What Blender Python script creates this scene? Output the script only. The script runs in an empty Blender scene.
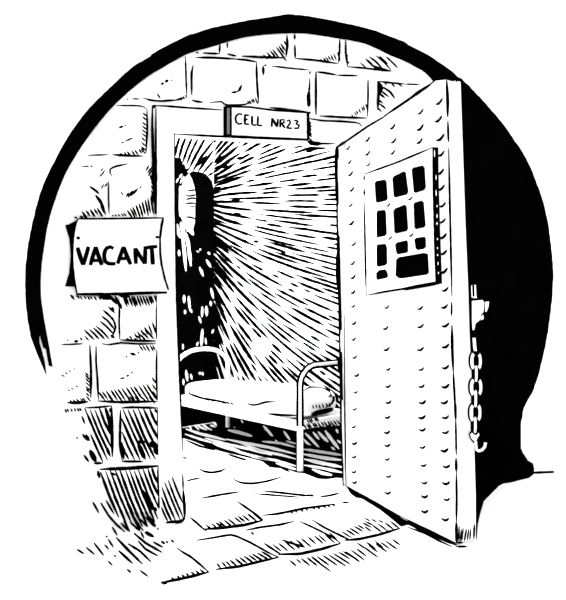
import bpy, bmesh, math, random
from mathutils import Vector, Matrix
from mathutils.geometry import tessellate_polygon
from mathutils.bvhtree import BVHTree

random.seed(7)
S = bpy.context.scene
H = lambda *a, **k: m.hatch(*a, **k)          # hatch into the mesh being built
COL = S.collection

# ------------------------------------------------------------------ camera
F, CX, HY, CH = 700.0, 283.0, 290.0, 1.22          # focal length in pixels, horizon row, eye height
cam = bpy.data.cameras.new('camera')
cam.sensor_fit = 'AUTO'
cam.sensor_width = 36.0
cam.lens = F / 600.0 * 36.0
cam.shift_y = -(300.0 - HY) / 600.0
cam.clip_start = 0.05
co = bpy.data.objects.new('camera', cam)
co.location = (0, 0, CH)
co.rotation_euler = (math.radians(90), 0, 0)
COL.objects.link(co)
S.camera = co

# ------------------------------------------------------------------ sky, light, exposure
wd = bpy.data.worlds.new('sky')
S.world = wd
wd.use_nodes = True
bgn = wd.node_tree.nodes['Background']
bgn.inputs[0].default_value = (1, 1, 1, 1)
bgn.inputs[1].default_value = 1.0
sun = bpy.data.lights.new('sun', 'SUN')
sun.energy = .7
sun.angle = 0.3
so = bpy.data.objects.new('sun', sun)
so.rotation_euler = (math.radians(38), 0, math.radians(-28))
COL.objects.link(so)
lamp = bpy.data.lights.new('cell_fill', 'AREA')      # unseen fill light, added to brighten the cell
lamp.shape = 'DISK'
lamp.size = 1.2
lamp.energy = 80
lo_ = bpy.data.objects.new('cell_fill', lamp)
lo_.location = (-.55, 4.75, 2.75)
lo_.rotation_euler = (math.radians(18), math.radians(22), 0)
COL.objects.link(lo_)
vs = S.view_settings
vs.view_transform = 'Standard'
vs.look = 'None'
vs.gamma = 1.0
vs.use_curve_mapping = False
vs.exposure = 0.6


# ------------------------------------------------------------------ materials
def material(name, lo, hi, scale=9.0):
    m = bpy.data.materials.new(name)
    m.use_nodes = True
    nt = m.node_tree
    b = nt.nodes['Principled BSDF']
    b.inputs['Roughness'].default_value = 1.0
    b.inputs['Specular IOR Level'].default_value = 0.0
    tc = nt.nodes.new('ShaderNodeTexCoord')
    n = nt.nodes.new('ShaderNodeTexNoise')
    n.inputs['Scale'].default_value = scale
    r = nt.nodes.new('ShaderNodeValToRGB')
    r.color_ramp.elements[0].color = (*lo, 1)
    r.color_ramp.elements[1].color = (*hi, 1)
    nt.links.new(tc.outputs['Object'], n.inputs['Vector'])
    nt.links.new(n.outputs['Fac'], r.inputs['Fac'])
    nt.links.new(r.outputs['Color'], b.inputs['Base Color'])
    return m


WHITE = material('white_stone', (.90,) * 3, (.94,) * 3)
PAINT = material('white_paint', (.91,) * 3, (.94,) * 3, 4)
PAPER = material('white_paper', (.92,) * 3, (.95,) * 3, 20)
CLOTH = material('white_ticking', (.91,) * 3, (.95,) * 3, 30)
INK = material('black_ink', (0, 0, 0), (.0008,) * 3, 15)
DARK = material('black_band_shade', (0, 0, 0), (.001,) * 3, 6)  # arch band, and shade painted on walls, floor and backings
GREY = material('grey_wash', (.12,) * 3, (.2,) * 3, 25)


# ------------------------------------------------------------------ planes of the place
def rayd(px, py):
    return Vector(((px - CX) / F, 1.0, -(py - HY) / F))


EYE = Vector((0, 0, CH))


class Plane:
    def __init__(s, p, n):
        s.p, s.n = Vector(p), Vector(n).normalized()
        if s.n.dot(EYE - s.p) < 0:
            s.n = -s.n

    def at(s, px, py, d=0.0):
        r = rayd(px, py)
        return EYE + r * (s.n.dot(s.p + s.n * d - EYE) / s.n.dot(r))

    def base(s, px):                                # picture row where the plane meets the ground
        a = s.at(px, HY)
        return HY + CH * F / a.y

    def off(s, d):
        q = Plane(s.p + s.n * d, s.n)
        q.n = s.n
        return q


def fl(px, py):
    return Plane((0, 0, 0), (0, 0, 1)).at(px, py)


def vplane(a, b):
    d = (b - a).normalized()
    return Plane(a, (d.y, -d.x, 0))


GROUND = Plane((0, 0, 0), (0, 0, 1))
WALL = vplane(fl(185, 522), fl(343, 488))
P0, P1 = fl(345, 488), fl(456, 545)
DOOR = vplane(P0, P1)
DDIR = (P1 - P0).normalized()
EDGE = Plane(P1, DDIR)
NF = fl(300, 471)
HN = Vector((-.90, 5.85, 0))
U = (HN - NF).normalized()
BL = (HN - NF).length
Wv = Vector((U.y, -U.x, 0))
BW = .55
RP = NF + Wv * (BW + .05)
RIGHT = Plane(RP, Wv)
# far corner of the cell on picture column 214
k_ = (214 - CX) / F
kk = (k_ * RP.y - RP.x) / (U.x - k_ * U.y)
CORNER = RP + U * kk
FAR = Plane(CORNER, U)


# ------------------------------------------------------------------ mesh helpers
class MB:
    def __init__(s):
        s.bm = bmesh.new()
        s.mi = 0

    def face(s, vs_, mi=None):
        try:
            f = s.bm.faces.new(vs_)
            f.material_index = s.mi if mi is None else mi
            return f
        except ValueError:
            return None

    def prism(s, pl, loops, d0, d1, mi=None, side=None):
        """outline(s) on a plane, given real thickness between offsets d0 and d1"""
        if not isinstance(loops[0][0], (tuple, list)):
            loops = [loops]
        fr = [[pl.at(x, y, d1) for x, y in lp] for lp in loops]
        s.solid(fr, pl.n * (d0 - d1), mi, side)

    def solid(s, fr, back, mi=None, side=None):
        back = back if isinstance(back, list) else [[p + back for p in lp] for lp in fr]
        vf = [[s.bm.verts.new(p) for p in lp] for lp in fr]
        vb = [[s.bm.verts.new(p) for p in lp] for lp in back]
        fa = [v for lp in vf for v in lp]
        ba = [v for lp in vb for v in lp]
        for t in tessellate_polygon(fr):
            s.face([fa[i] for i in t], mi)
            s.face([ba[i] for i in reversed(t)], mi)
        for a, b in zip(vf, vb):
            n = len(a)
            for i in range(n):
                j = (i + 1) % n
                s.face([a[i], a[j], b[j], b[i]], mi if side is None else side)

    def stroke(s, pl, pts, w=1.6, t=.003, d=0.0, taper=.35, wob=.12, mi=None, tail=False):
        """one pen stroke lying on a plane as a low ridge"""
        L = [0]
        for a, b in zip(pts, pts[1:]):
            L.append(L[-1] + math.dist(a, b))
        if L[-1] < .01:
            return
        n = max(3, int(L[-1] / 4) + 2)
        q = []
        for i in range(n):
            x = L[-1] * i / (n - 1)
            for k in range(len(pts) - 1):
                if x <= L[k + 1] + 1e-6:
                    break
            f = (x - L[k]) / max(1e-6, L[k + 1] - L[k])
            q.append((pts[k][0] + (pts[k + 1][0] - pts[k][0]) * f, pts[k][1] + (pts[k + 1][1] - pts[k][1]) * f))
        w = w * 1.08 + .32
        le, ri = [], []
        for i in range(n):
            a, b = q[max(0, i - 1)], q[min(n - 1, i + 1)]
            dx, dy = b[0] - a[0], b[1] - a[1]
            l = math.hypot(dx, dy) or 1
            e = min(i, n - 1 - i) / (n - 1) * 2
            ww = w * .5 * ((1 - .85 * i / (n - 1)) if tail else (taper + (1 - taper) * min(1, e * 2.2))) * (1 + random.uniform(-wob, wob))
            le.append((q[i][0] - dy / l * ww, q[i][1] + dx / l * ww))
            ri.append((q[i][0] + dy / l * ww, q[i][1] - dx / l * ww))
        A = [s.bm.verts.new(pl.at(x, y, d + t)) for x, y in le]
        B = [s.bm.verts.new(pl.at(x, y, d + t)) for x, y in ri]
        C = [s.bm.verts.new(v.co - pl.n * t) for v in A]
        D = [s.bm.verts.new(v.co - pl.n * t) for v in B]
        for i in range(n - 1):
            s.face([A[i], A[i + 1], B[i + 1], B[i]], mi)
            s.face([A[i], C[i], C[i + 1], A[i + 1]], mi)
            s.face([B[i], B[i + 1], D[i + 1], D[i]], mi)
        s.face([A[0], B[0], D[0], C[0]], mi)
        s.face([A[-1], C[-1], D[-1], B[-1]], mi)

    def strokes(s, pl, lst, **k):
        for it in lst:
            kk_ = dict(k)
            if isinstance(it[0], (int, float)):
                kk_['w'] = it[0]
                it = it[1:]
            s.stroke(pl, list(it), **kk_)

    def hatch(s, pl, a, b, v0, v1, n, w=1.5, jit=.18, **k):
        """n short strokes from the line a-b, each running along v0 (at a) to v1 (at b)"""
        for i in range(n):
            f = (i + random.uniform(-.2, .2)) / max(1, n - 1)
            x, y = a[0] + (b[0] - a[0]) * f, a[1] + (b[1] - a[1]) * f
            g = 1 + random.uniform(-jit, jit)
            vx, vy = (v0[0] + (v1[0] - v0[0]) * f) * g, (v0[1] + (v1[1] - v0[1]) * f) * g
            s.stroke(pl, [(x, y), (x + vx * .5 + random.uniform(-.3, .3), y + vy * .5), (x + vx, y + vy)], w, **k)

    def fill(s, pl, poly, dr, gap, w, end=2.0, bend=1.2, **k):
        """even hatching of an outline with strokes along dr"""
        l = math.hypot(*dr)
        dx, dy = dr[0] / l, dr[1] / l
        nx_, ny_ = -dy, dx
        us = [x * nx_ + y * ny_ for x, y in poly]
        u = min(us) + gap * .5
        while u < max(us):
            hits = []
            for (x1, y1), (x2, y2) in zip(poly, poly[1:] + poly[:1]):
                a, b = x1 * nx_ + y1 * ny_ - u, x2 * nx_ + y2 * ny_ - u
                if (a < 0) != (b < 0):
                    f = a / (a - b)
                    hits.append((x1 + (x2 - x1) * f) * dx + (y1 + (y2 - y1) * f) * dy)
            hits.sort()
            for a, b in zip(hits[::2], hits[1::2]):
                a += random.uniform(-.3, .6) * end
                b += random.uniform(-1, .4) * end
                if b - a < 2.5:
                    continue
                P = [(a, random.uniform(-.3, .3)), ((a + b) / 2, bend * random.uniform(.2, .9)), (b, random.uniform(-.3, .3))]
                s.stroke(pl, [(v * dx + (u + o_) * nx_, v * dy + (u + o_) * ny_) for v, o_ in P], w * random.uniform(.85, 1.15), **k)
            u += gap * random.uniform(.86, 1.14)

    def tube(s, pts, r, seg=14, rim=None, cap=True):
        """round tube through points; faces turned sideways to the doorway keep the dark edge line"""
        pts = [Vector(p) for p in pts]
        rings = []
        n = len(pts)
        up = None
        for i in range(n):
            t = (pts[min(n - 1, i + 1)] - pts[max(0, i - 1)]).normalized()
            if up is None:
                up = t.orthogonal().normalized()
            up = (up - t * up.dot(t)).normalized()
            sd = t.cross(up)
            rings.append([s.bm.verts.new(pts[i] + (up * math.cos(a) + sd * math.sin(a)) * r)
                          for a in [2 * math.pi * j / seg for j in range(seg)]])
        for i in range(n - 1):
            for j in range(seg):
                k = (j + 1) % seg
                f = s.face([rings[i][j], rings[i][k], rings[i + 1][k], rings[i + 1][j]])
                if f and rim is not None:
                    f.normal_update()
                    c = f.calc_center_median()
                    axis = (pts[i] + pts[i + 1]) * .5
                    nn = c - axis
                    tt = (pts[i + 1] - pts[i]).normalized()
                    nn = (nn - tt * nn.dot(tt)).normalized()
                    fd = Vector((.05, -.97, .16))
                    fd = (fd - tt * fd.dot(tt)).normalized()
                    f.material_index = 1 if abs(nn.dot(fd)) < rim else 0
        if cap:
            s.face(rings[0][::-1])
            s.face(rings[-1])

    def box(s, o, ax, ay, az, mi=None):
        v = [s.bm.verts.new(o + ax * i + ay * j + az * k) for k in (0, 1) for j in (0, 1) for i in (0, 1)]
        for q in ((0, 2, 3, 1), (4, 5, 7, 6), (0, 1, 5, 4), (2, 6, 7, 3), (0, 4, 6, 2), (1, 3, 7, 5)):
            s.face([v[i] for i in q], mi)

    def build(s, name, mats, parent=None, smooth=False, bevel=0):
        me = bpy.data.meshes.new(name)
        bmesh.ops.recalc_face_normals(s.bm, faces=s.bm.faces[:])
        s.bm.to_mesh(me)
        s.bm.free()
        for m in (mats if isinstance(mats, list) else [mats]):
            me.materials.append(m)
        if smooth:
            for p in me.polygons:
                p.use_smooth = True
        o = bpy.data.objects.new(name, me)
        COL.objects.link(o)
        if parent:
            adopt(o, parent)
        if bevel:
            b = o.modifiers.new('bevel', 'BEVEL')
            b.width = bevel
            b.segments = 2
            b.limit_method = 'ANGLE'
        return o


def adopt(o, parent):
    o.parent = parent
    if parent.type == 'EMPTY':
        o.matrix_parent_inverse = Matrix.Translation(-parent.location)


def thing(name, label, cat, loc, group=None):
    o = bpy.data.objects.new(name, None)
    o.empty_display_size = .1
    o.location = loc
    COL.objects.link(o)
    o['label'] = label
    o['category'] = cat
    if group:
        o['group'] = group
    return o


def struct(o):
    o['kind'] = 'structure'
    return o


def stuff(o):
    o['kind'] = 'stuff'
    return o


# =================================================================== FLOOR
m = MB()
m.box(Vector((-9, .4, -.06)), Vector((18, 0, 0)), Vector((0, 14, 0)), Vector((0, 0, .06)))
floor = struct(m.build('floor', WHITE))

# =================================================================== FRONT WALL (stone, with the doorway)
ring_out = [(46.7, 375), (37, 352), (31.3, 336), (28.4, 320), (26.3, 298), (26, 274), (27.5, 255), (30, 238), (37, 206.7), (45.5, 181),
            (61, 150), (75, 127), (90, 107.7), (113, 84.8), (134, 66), (151, 55.6), (152.5, 53.6), (169.5, 44), (190.6, 33.8), (193, 33.6), (215, 27),
            (247, 20.5), (270, 17), (284, 14.6), (293, 14.4), (312, 16.5), (330, 20), (351, 24.4), (370, 29), (388, 35.4), (405, 42), (409, 45), (425, 53),
            (440, 62.7), (452, 71), (458, 77)]
ring_in = [(52.7, 367), (49, 345), (44.3, 320), (41.5, 300), (40.8, 286), (41.4, 270), (42.7, 257.6), (48.3, 223.6), (57, 195), (67, 171), (79.5, 150),
           (93.5, 130), (114.7, 105), (143, 80), (169.5, 63.6), (190, 53), (215, 45.6), (242, 37.7), (268, 34), (287, 33),
           (305, 33), (321, 35), (337, 37.7), (352, 40), (365, 43), (378, 48), (389.5, 54), (403, 59.5), (416, 66), (426.6, 72.4), (434.5, 81)]


def curve(pts, rough=.35, step=3.5):
    out = []
    for i in range(len(pts) - 1):
        p0, p1, p2, p3 = pts[max(0, i - 1)], pts[i], pts[i + 1], pts[min(len(pts) - 1, i + 2)]
        n = max(1, int(math.dist(p1, p2) / step))
        for k in range(n):
            t = k / n
            q = []
            for c in (0, 1):
                m1, m2 = (p2[c] - p0[c]) * .5, (p3[c] - p1[c]) * .5
                q.append((2 * t**3 - 3 * t**2 + 1) * p1[c] + (t**3 - 2 * t**2 + t) * m1 + (-2 * t**3 + 3 * t**2) * p2[c] + (t**3 - t**2) * m2)
            out.append((q[0] + random.uniform(-rough, rough), q[1] + random.uniform(-rough, rough)))
    return out + [pts[-1]]


wb = WALL.base
mid = [((x - CX) * .985 + CX, (y - 278) * .985 + 278) for x, y in ring_out[2:34]]
wall_px = [(84, wb(84)), (82, 500), (78, 470), (60, 425), (44, 370)] + mid + [(440, 84), (420, 120), (352, 150), (352, wb(352)),
           (344.5, wb(344.5)), (341, 300), (337.5, 144), (174, 134), (177, 300), (183, 450), (185, wb(185))]
m = MB()
wfr = [WALL.at(x, y) for x, y in wall_px]
WDIR = (WALL.at(400, 300) - WALL.at(200, 300)).normalized()
wbk = [p - WALL.n * .09 + (WDIR * .09 if 337 < x < 345 and y < 500 else Vector()) for p, (x, y) in zip(wfr, wall_px)]
m.solid([wfr], [wbk])
# the dressed stones stand a little proud of the joints
for st in [[(119, 99), (143, 81), (169, 64), (185, 57), (187, 97), (160, 100)],
           [(197, 52), (219, 45), (220, 53)],
           [(228, 43), (268, 35), (287, 35), (286, 57), (228, 53)],
           [(295, 34), (321, 36), (340, 39), (339, 63), (296, 58)],
           [(346, 41), (365, 44), (389, 55), (400, 70), (391, 71), (348, 66)],
           [(117, 106), (143, 106), (147, 110), (146, 153), (143, 156), (88, 155), (93, 133)],
           [(194, 58), (256, 61.5), (258, 102), (246, 104), (226, 105), (192, 99)],
           [(264, 66), (309, 70), (310, 107), (264, 107)],
           [(317, 72), (367, 77), (367, 118), (317, 115)],
           [(378, 81), (419, 85), (379, 111)],
           [(82, 167), (106, 167), (106, 215), (72, 215), (62, 200)],
           [(110, 166), (128, 164), (151, 165), (153, 217), (110, 217)],
           [(62, 297), (115, 297), (115, 341), (62, 344)],
           [(120, 297), (156.5, 297), (156.5, 340), (120, 340)],
           [(60, 346), (90, 345), (91, 401), (66, 402)],
           [(97, 345), (156.5, 345), (156.5, 401), (98, 401)],
           [(85, 408), (112, 406), (112, 458), (101, 463), (92, 440)],
           [(121, 408), (158, 408), (158, 461), (122, 461)],
           [(100, 470), (159, 467), (160, 512), (120, 512)]]:
    m.prism(WALL, st, -.002, .006)
wall_front = struct(m.build('wall_front', WHITE))
W2 = WALL.off(.004)

# joints and edges of the stones
m = MB()
m.strokes(W2, [
    # top course
    (1.6, (185.4, 56.5), (186, 75), (186.8, 96)), (1.6, (143, 98), (152, 100.3), (161, 101), (178, 100)), (1.2, (127, 99), (128.5, 99.2)),
    (1.1, (132, 98.6), (140, 99)), (1.6, (176, 100), (185, 97.6)),
    (1.7, (203, 52.8), (219, 53.6)), (1.8, (220, 44), (219.4, 53.6)), (1.1, (196, 52.7), (199, 52.4)),
    (1.2, (227.7, 42), (227.7, 48)), (1.3, (227, 53.8), (232, 55), (237, 56)), (1.8, (242, 56), (258, 57), (285, 57.6)),
    (2.2, (287, 35), (287.4, 45), (286, 57)),
    (1.6, (295, 34), (295, 39.5)), (1.5, (295, 44.5), (295.6, 58)), (1.8, (295.6, 58.2), (315, 60), (338, 63.4)),
    (1.7, (339.8, 39), (339.6, 52), (338.6, 63)), (1.6, (346, 40), (346, 53), (348, 66)), (1.4, (348, 66.5), (365, 68), (391, 71.2)),
    # second course
    (1.4, (117, 105.6), (135, 105.6), (143, 106.2), (147, 109.5)), (1.9, (147, 109), (147.3, 130), (146, 153)),
    (2.0, (112.4, 154.6), (128, 155.6), (143, 156)), (1.2, (88, 155.2), (109, 154.6)),
    (1.9, (196, 57.5), (215, 57.7), (235, 58.8)), (1.6, (235, 58.8), (246, 60), (257, 62)), (1.7, (193.4, 65), (191.7, 73), (192, 95)),
    (1.5, (192, 100), (197, 101.5), (203, 102.2)), (1.5, (210, 102.6), (221, 101.4), (226, 105), (240, 105), (247, 104), (252, 101)),
    (1.9, (256.4, 62), (257, 82), (258.6, 103)),
    (2.0, (263.4, 66), (263.7, 75)), (1.3, (264, 65.4), (267, 65)), (1.5, (272, 66), (288, 68), (309, 70)), (1.3, (310.3, 71), (310, 74)),
    (1.4, (309.8, 78), (309.4, 92), (310, 106)), (3.4, (308.5, 92), (308.6, 100), (309.6, 106)), (1.8, (270, 107.4), (308, 112)),
    (1.8, (316.2, 72), (316.2, 95), (316.2, 114.6)), (1.9, (316.6, 71.8), (326, 73), (337, 75)), (1.6, (337, 75.2), (358, 75.7)),
    (1.5, (368.3, 80), (368, 100), (367.4, 117)), (1.8, (320, 115.8), (345, 117.2), (367, 118)),
    (2.2, (378, 81), (379, 88), (378, 110)), (1.8, (378, 81.3), (393, 83), (405, 84)), (1.1, (405, 84), (420, 84.6)),
    # beside the notice
    (1.2, (81.5, 166.8), (86, 166.4), (89, 166)), (1.6, (128, 163.8), (116, 166.2), (110.4, 168.6), (110.2, 173), (112, 176)),
    (1.0, (108.7, 181), (108.6, 198), (109.2, 213)),
    # below the notice
    (1.3, (61.5, 344.4), (72, 344.2), (83, 343.6)), (1.5, (119.9, 303), (119.3, 322), (120, 339.5)), (2.2, (120.5, 339.8), (135, 340.6), (156, 341)),
    (1.9, (156.8, 303), (156.8, 320), (156.6, 339)), (1.5, (102, 343.5), (108, 345.2), (114, 344), (121, 342.8), (138, 344), (156, 343.6)),
    (2.3, (89.8, 345), (91, 370), (90.8, 398)), (3.0, (67.5, 402.6), (76, 402.8), (88, 401.8)),
    (1.7, (96.2, 346), (96.3, 362), (97.7, 380), (98.5, 400)), (2.4, (97.7, 401), (120, 402.2), (157, 401.4)),
    (1.7, (156.8, 350), (156.4, 378), (157.4, 400)),
    # dark lower course
    (1.6, (85, 408), (98, 407.4), (112, 406)), (2.8, (111.6, 406), (112, 430), (112.4, 457)), (2.2, (94, 463.5), (103, 463)),
    (2, (121.5, 408), (133, 407.4), (158, 408)), (2, (120.8, 410), (120.3, 430), (120, 444), (122.4, 461)), (2.2, (122, 461.4), (143, 461.6)),
    (1.8, (157.6, 408), (158.4, 430), (159, 455)), (3, (100, 469.6), (110, 469), (130, 468.4), (159, 466)),
    (4, (158.4, 467), (159.4, 485), (161.8, 512)),
])
o = m.build('joint_line', INK, wall_front)

# pen ticks, and the stones' shade put in as hatching
m = MB()
m.strokes(W2, [
    (2, (161, 84.6), (164, 82.6)), (2.6, (165, 82), (168.4, 80)), (1.1, (171, 80.4), (173, 80)), (1.6, (157, 93.5), (160.5, 98.5)),
    (2.4, (231.5, 92.6), (237.5, 91.6)), (2.2, (237, 92), (240, 89.5), (241.6, 84.6)), (2, (239, 88), (240.5, 91)),
    (2, (118.6, 128), (123.5, 126)), (1.1, (124.5, 126), (126.5, 125.3)), (1.5, (121, 143), (124, 142)), (1.3, (125, 141.4), (133, 137.7)),
    (1.6, (376, 55.6), (384, 62), (391.5, 70.4)), (1.6, (369, 56.5), (376, 61.5), (383, 69)), (2.2, (365.6, 58.6), (374, 66.5)), (1.5, (386, 56.5), (391, 61), (398, 68)),
    (1.5, (360, 62.5), (366, 67.5)), (2.5, (371, 65), (380, 69), (391, 71)), (1.5, (379, 56), (388, 64)),
    (2.6, (379, 82), (382, 88), (379, 95)), (2, (381, 86), (390, 91.5), (395, 98.5)), (1.6, (380, 90), (389, 97)), (2, (378, 92), (385, 98)),
    (1.8, (378, 99), (383, 103.5)), (1.6, (378.6, 103), (386, 108.6)), (1.6, (378, 107.5), (381.5, 111.6)), (1.8, (391, 82.6), (395, 87)), (1.6, (397, 83), (403, 87)), (1.4, (384, 82), (387, 85)),
    # stone left of the notice
    (1.2, (103, 168), (100.6, 171.5)), (1.2, (105, 170), (101, 176)), (1.2, (103, 173), (99, 177)), (1.4, (104, 184), (101, 189)), (1.3, (107.5, 183), (104.5, 187)),
    (2.2, (89.4, 186.3), (95, 190), (99.4, 194)), (3.0, (95.5, 195), (101, 202), (103.5, 210), (105.5, 214)), (1.4, (86.5, 166), (88, 167)), (1.4, (91, 165.5), (92.4, 167)),
    # stone above the notice
    (1.4, (121, 192), (123, 195)), (1.6, (126, 197), (129, 192.5)), (2.0, (128, 197.5), (133, 190.5)), (1.8, (131, 196), (136, 189.5)), (1.5, (134, 194), (138, 188)), (1.2, (139.6, 188.5), (141.5, 186)),
    (1.5, (146, 171), (149, 165)), (1.8, (147.5, 173), (152, 167)), (1.8, (148, 176), (152, 170)), (3.5, (150, 175), (154, 181), (155.5, 188)), (3.4, (154.6, 166), (154, 178), (155.5, 186)),
    # below the notice: its shadow inked in, and hatching
    (2.2, (70.5, 294.5), (74.5, 300)), (1.8, (76.5, 294.5), (79.5, 299)), (5, (100, 296.5), (106, 297), (113, 298)), (3, (110, 296), (117, 304)), (2.6, (115, 296), (122, 309)), (4, (119, 295), (130, 296.5)),
    (1.7, (108, 306.5), (115, 313)), (2.6, (112, 307), (114, 311)), (1.9, (103, 310), (110, 316), (115.5, 323)), (1.9, (101.5, 316), (108, 321), (115, 330)),
    (1.9, (100, 321), (107, 327), (114, 334.5)), (1.9, (96, 326), (103, 332), (109.5, 339.5)), (1.9, (93, 327.5), (99, 333), (105, 339.5)), (1.9, (89, 329), (94, 333.5), (99.5, 339.5)),
    (1.8, (84, 329.5), (89, 334.5), (94.5, 340)), (1.6, (85, 336), (89, 341)), (1.8, (112.5, 317), (115.8, 327), (112, 338)), (3.2, (110.5, 335), (114.5, 338)),
    (3, (74, 341.6), (78.5, 341)), (1.8, (80, 337.5), (82.5, 340.5)), (1.6, (67, 340), (68.5, 340.4)),
    (4.5, (157, 295.5), (157.4, 303)), (1.6, (160, 295), (161.5, 299)), (1.5, (163.5, 294.5), (165.2, 297.5)),
    (1.4, (125.6, 356), (127.5, 357.2)), (2.6, (130, 353.2), (136, 355)), (1.5, (138, 351.8), (139, 353.5)),
    (1.6, (120, 378.6), (125, 377.8)), (2, (126.5, 376.5), (129, 375)), (1.4, (131, 373), (133, 371.7)),
    (1.3, (61.5, 375), (65, 376.6)), (1.3, (65, 372.5), (67.6, 374)), (1.2, (69, 370.5), (71, 372)), (1.2, (74, 368), (75, 369)),
    (1.2, (67.5, 389.5), (70, 391)), (1.3, (71, 388), (73.5, 389.5)), (1.3, (75.5, 386), (78.5, 386.5)),
])
H(W2, (278, 46), (286, 38), (7, 10), (1.5, 4), 4, 1.7)
H(W2, (260, 56.5), (276, 47), (3, 2), (9, 12), 6, 1.6)
H(W2, (320, 58.8), (337, 52), (4, 3.4), (2.5, 8), 7, 1.5)
H(W2, (347.6, 62), (347, 55), (2.4, 3.5), (1, 3), 2, 1.2)
H(W2, (180, 97.4), (185, 95), (1.5, 2.5), (1.5, 3), 4, 1.2)
H(W2, (247, 101), (255, 97), (2.4, 3), (2.6, 6), 5, 1.3)
H(W2, (352, 114), (366, 103), (2.6, 3.5), (1.6, 6), 7, 1.4)
H(W2, (308, 88), (307, 103), (1.5, 3), (2.5, 4), 5, 1.5)
H(W2, (142.5, 113), (141, 150), (4.6, 4), (4.8, 4), 10, 1.5)
H(W2, (120, 153), (142, 148), (3, 2.6), (4, 6), 7, 1.6)
H(W2, (82, 211), (101, 207), (5, 6.5), (5, 8), 6, 1.9)
H(W2, (75, 217), (84, 215), (3, 1), (3, 3), 3, 1.7)
H(W2, (112, 215), (124, 213), (2.6, 1.5), (3, 3), 5, 1.4)
H(W2, (127, 210), (151, 196), (5, 7.5), (3, 20), 9, 1.7)
H(W2, (151, 182), (151, 198), (4, 4), (3, 6), 5, 2)
H(W2, (80, 296), (98, 296), (2.4, 4), (2.4, 4), 6, 1.5)
H(W2, (123, 296), (154, 295.5), (4, 11), (3.4, 8), 12, 1.9)
H(W2, (126, 338), (153, 322), (3, 2.6), (4, 11), 8, 1.8)
H(W2, (134, 338), (146, 329), (3.5, 3), (8, 10), 5, 1.8)
H(W2, (139, 345), (153, 345), (4.6, 6.5), (3.4, 7), 5, 1.5)
H(W2, (85, 372), (86, 396), (4.5, 4.5), (4, 4), 8, 1.6)
H(W2, (70, 400), (86, 397), (2.6, 3), (4, 4), 6, 1.5)
H(W2, (98, 392), (146, 384), (6.5, 9), (11, 17), 13, 1.8)
H(W2, (152, 378), (153, 392), (4, 6), (4, 8), 3, 1.7)
H(W2, (100, 395), (150, 397), (5, 6), (5, 5), 8, 1.5)
H(W2, (65, 409), (80, 408), (1.5, 4), (2, 3.4), 6, 1.5)
# dark stones
m.fill(W2, [(84, 409), (112, 407), (112, 457), (102, 463), (94, 450), (90, 430)], (14, 32), 4.7, 2.4)
m.fill(W2, [(121, 409), (157.5, 408), (158.5, 460), (123, 461)], (14, 31), 4.7, 2.4)
m.fill(W2, [(98, 470), (159, 467), (160, 508), (158, 522), (146, 527), (134, 530), (122, 522), (112, 512)], (16, 40), 4.6, 2.4, end=6)
m.strokes(W2, [(3, (106, 408), (109, 420), (111, 432)), (3, (106, 446), (110, 456)),
               (2.2, (82.5, 434), (88, 441)), (2.4, (84, 455), (89, 462)), (4.6, (90, 450), (93, 456), (96, 462)), (1.4, (76.5, 437), (78, 439)), (1.8, (82, 416), (85, 424)), (3, (86, 434.5), (89.5, 441)),
               (4.6, (138, 443), (141, 450), (145, 459)), (6, (150, 442), (154, 445), (158, 448)), (5, (154, 447), (158.4, 455)), (3, (136, 442), (146, 442)), (2.4, (153, 428), (157, 437)), (2, (122, 442), (124, 460)),
               (3.4, (98, 471), (99.6, 478)), (3.6, (143, 490), (147, 500), (151, 508)), (4.6, (149, 500), (153, 510)), (3.6, (153, 507), (157, 511)), (4, (159, 480), (160.6, 498), (159, 508)),
               (2.4, (128, 503), (134, 517)), (3, (110, 473), (116, 475)), (1.6, (106, 500), (114, 514)), (1.6, (113, 494), (119, 507)), (1.7, (130, 522), (140, 531)), (1.7, (139, 518), (148, 527)), (1.7, (148, 515), (156, 526))])
stuff(m.build('ink_hatching', INK, wall_front))

# =================================================================== DOOR SURROUND
jamb_px = [(157, 106), (228, 107.5), (228, 136.4), (174, 134), (175.6, 225), (177, 300), (179.7, 371), (183, 453), (184.6, wb(184.6) - .4), (161, wb(161)), (159, 466), (157.4, 300), (157, 200)]
m = MB()
m.prism(WALL, [(172, 106.5), (227, 108), (227, 136.4), (172, 134)], 0, .012)
m.prism(WALL, [(309, 119), (340, 121), (359, 123), (362, 127), (338, 144.5), (309, 143)], 0, .012)
lintel = struct(m.build('trim_1', WHITE))
m = MB()
m.prism(WALL, [(157, 106), (172, 106.5), (174, 134), (175.6, 225), (177, 300), (179.7, 371), (183, 453), (184.6, wb(184.6)), (161, wb(161)), (159, 466), (157.4, 300), (157, 200)], 0, .012)
jamb = struct(m.build('trim_2', WHITE))
W3 = WALL.off(.012)
m = MB()
m.strokes(W3, [(1.7, (335.6, 148.4), (341, 144.6), (349, 139.4)), (1.6, (152, 105.4), (166, 106), (190, 107.8), (222, 109.8)), (1.9, (174, 134), (200, 135.4), (225, 136.6), (265, 138.2), (308, 140)),
               (1.7, (308.5, 118.3), (322, 120.6), (340, 121.2), (359, 122.7), (362, 126.4)), (1.6, (311, 143.4), (322, 143.6), (335, 143.8)),
               (1.3, (309, 119), (310, 126), (310, 136)), (4.2, (308, 141), (313, 143.6), (322, 143.8))])
H(W3, (309, 121), (309.5, 138), (2.4, 2), (2.4, 3), 6, 1.3)
m.build('ink_line', INK, lintel)
m = MB()
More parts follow.
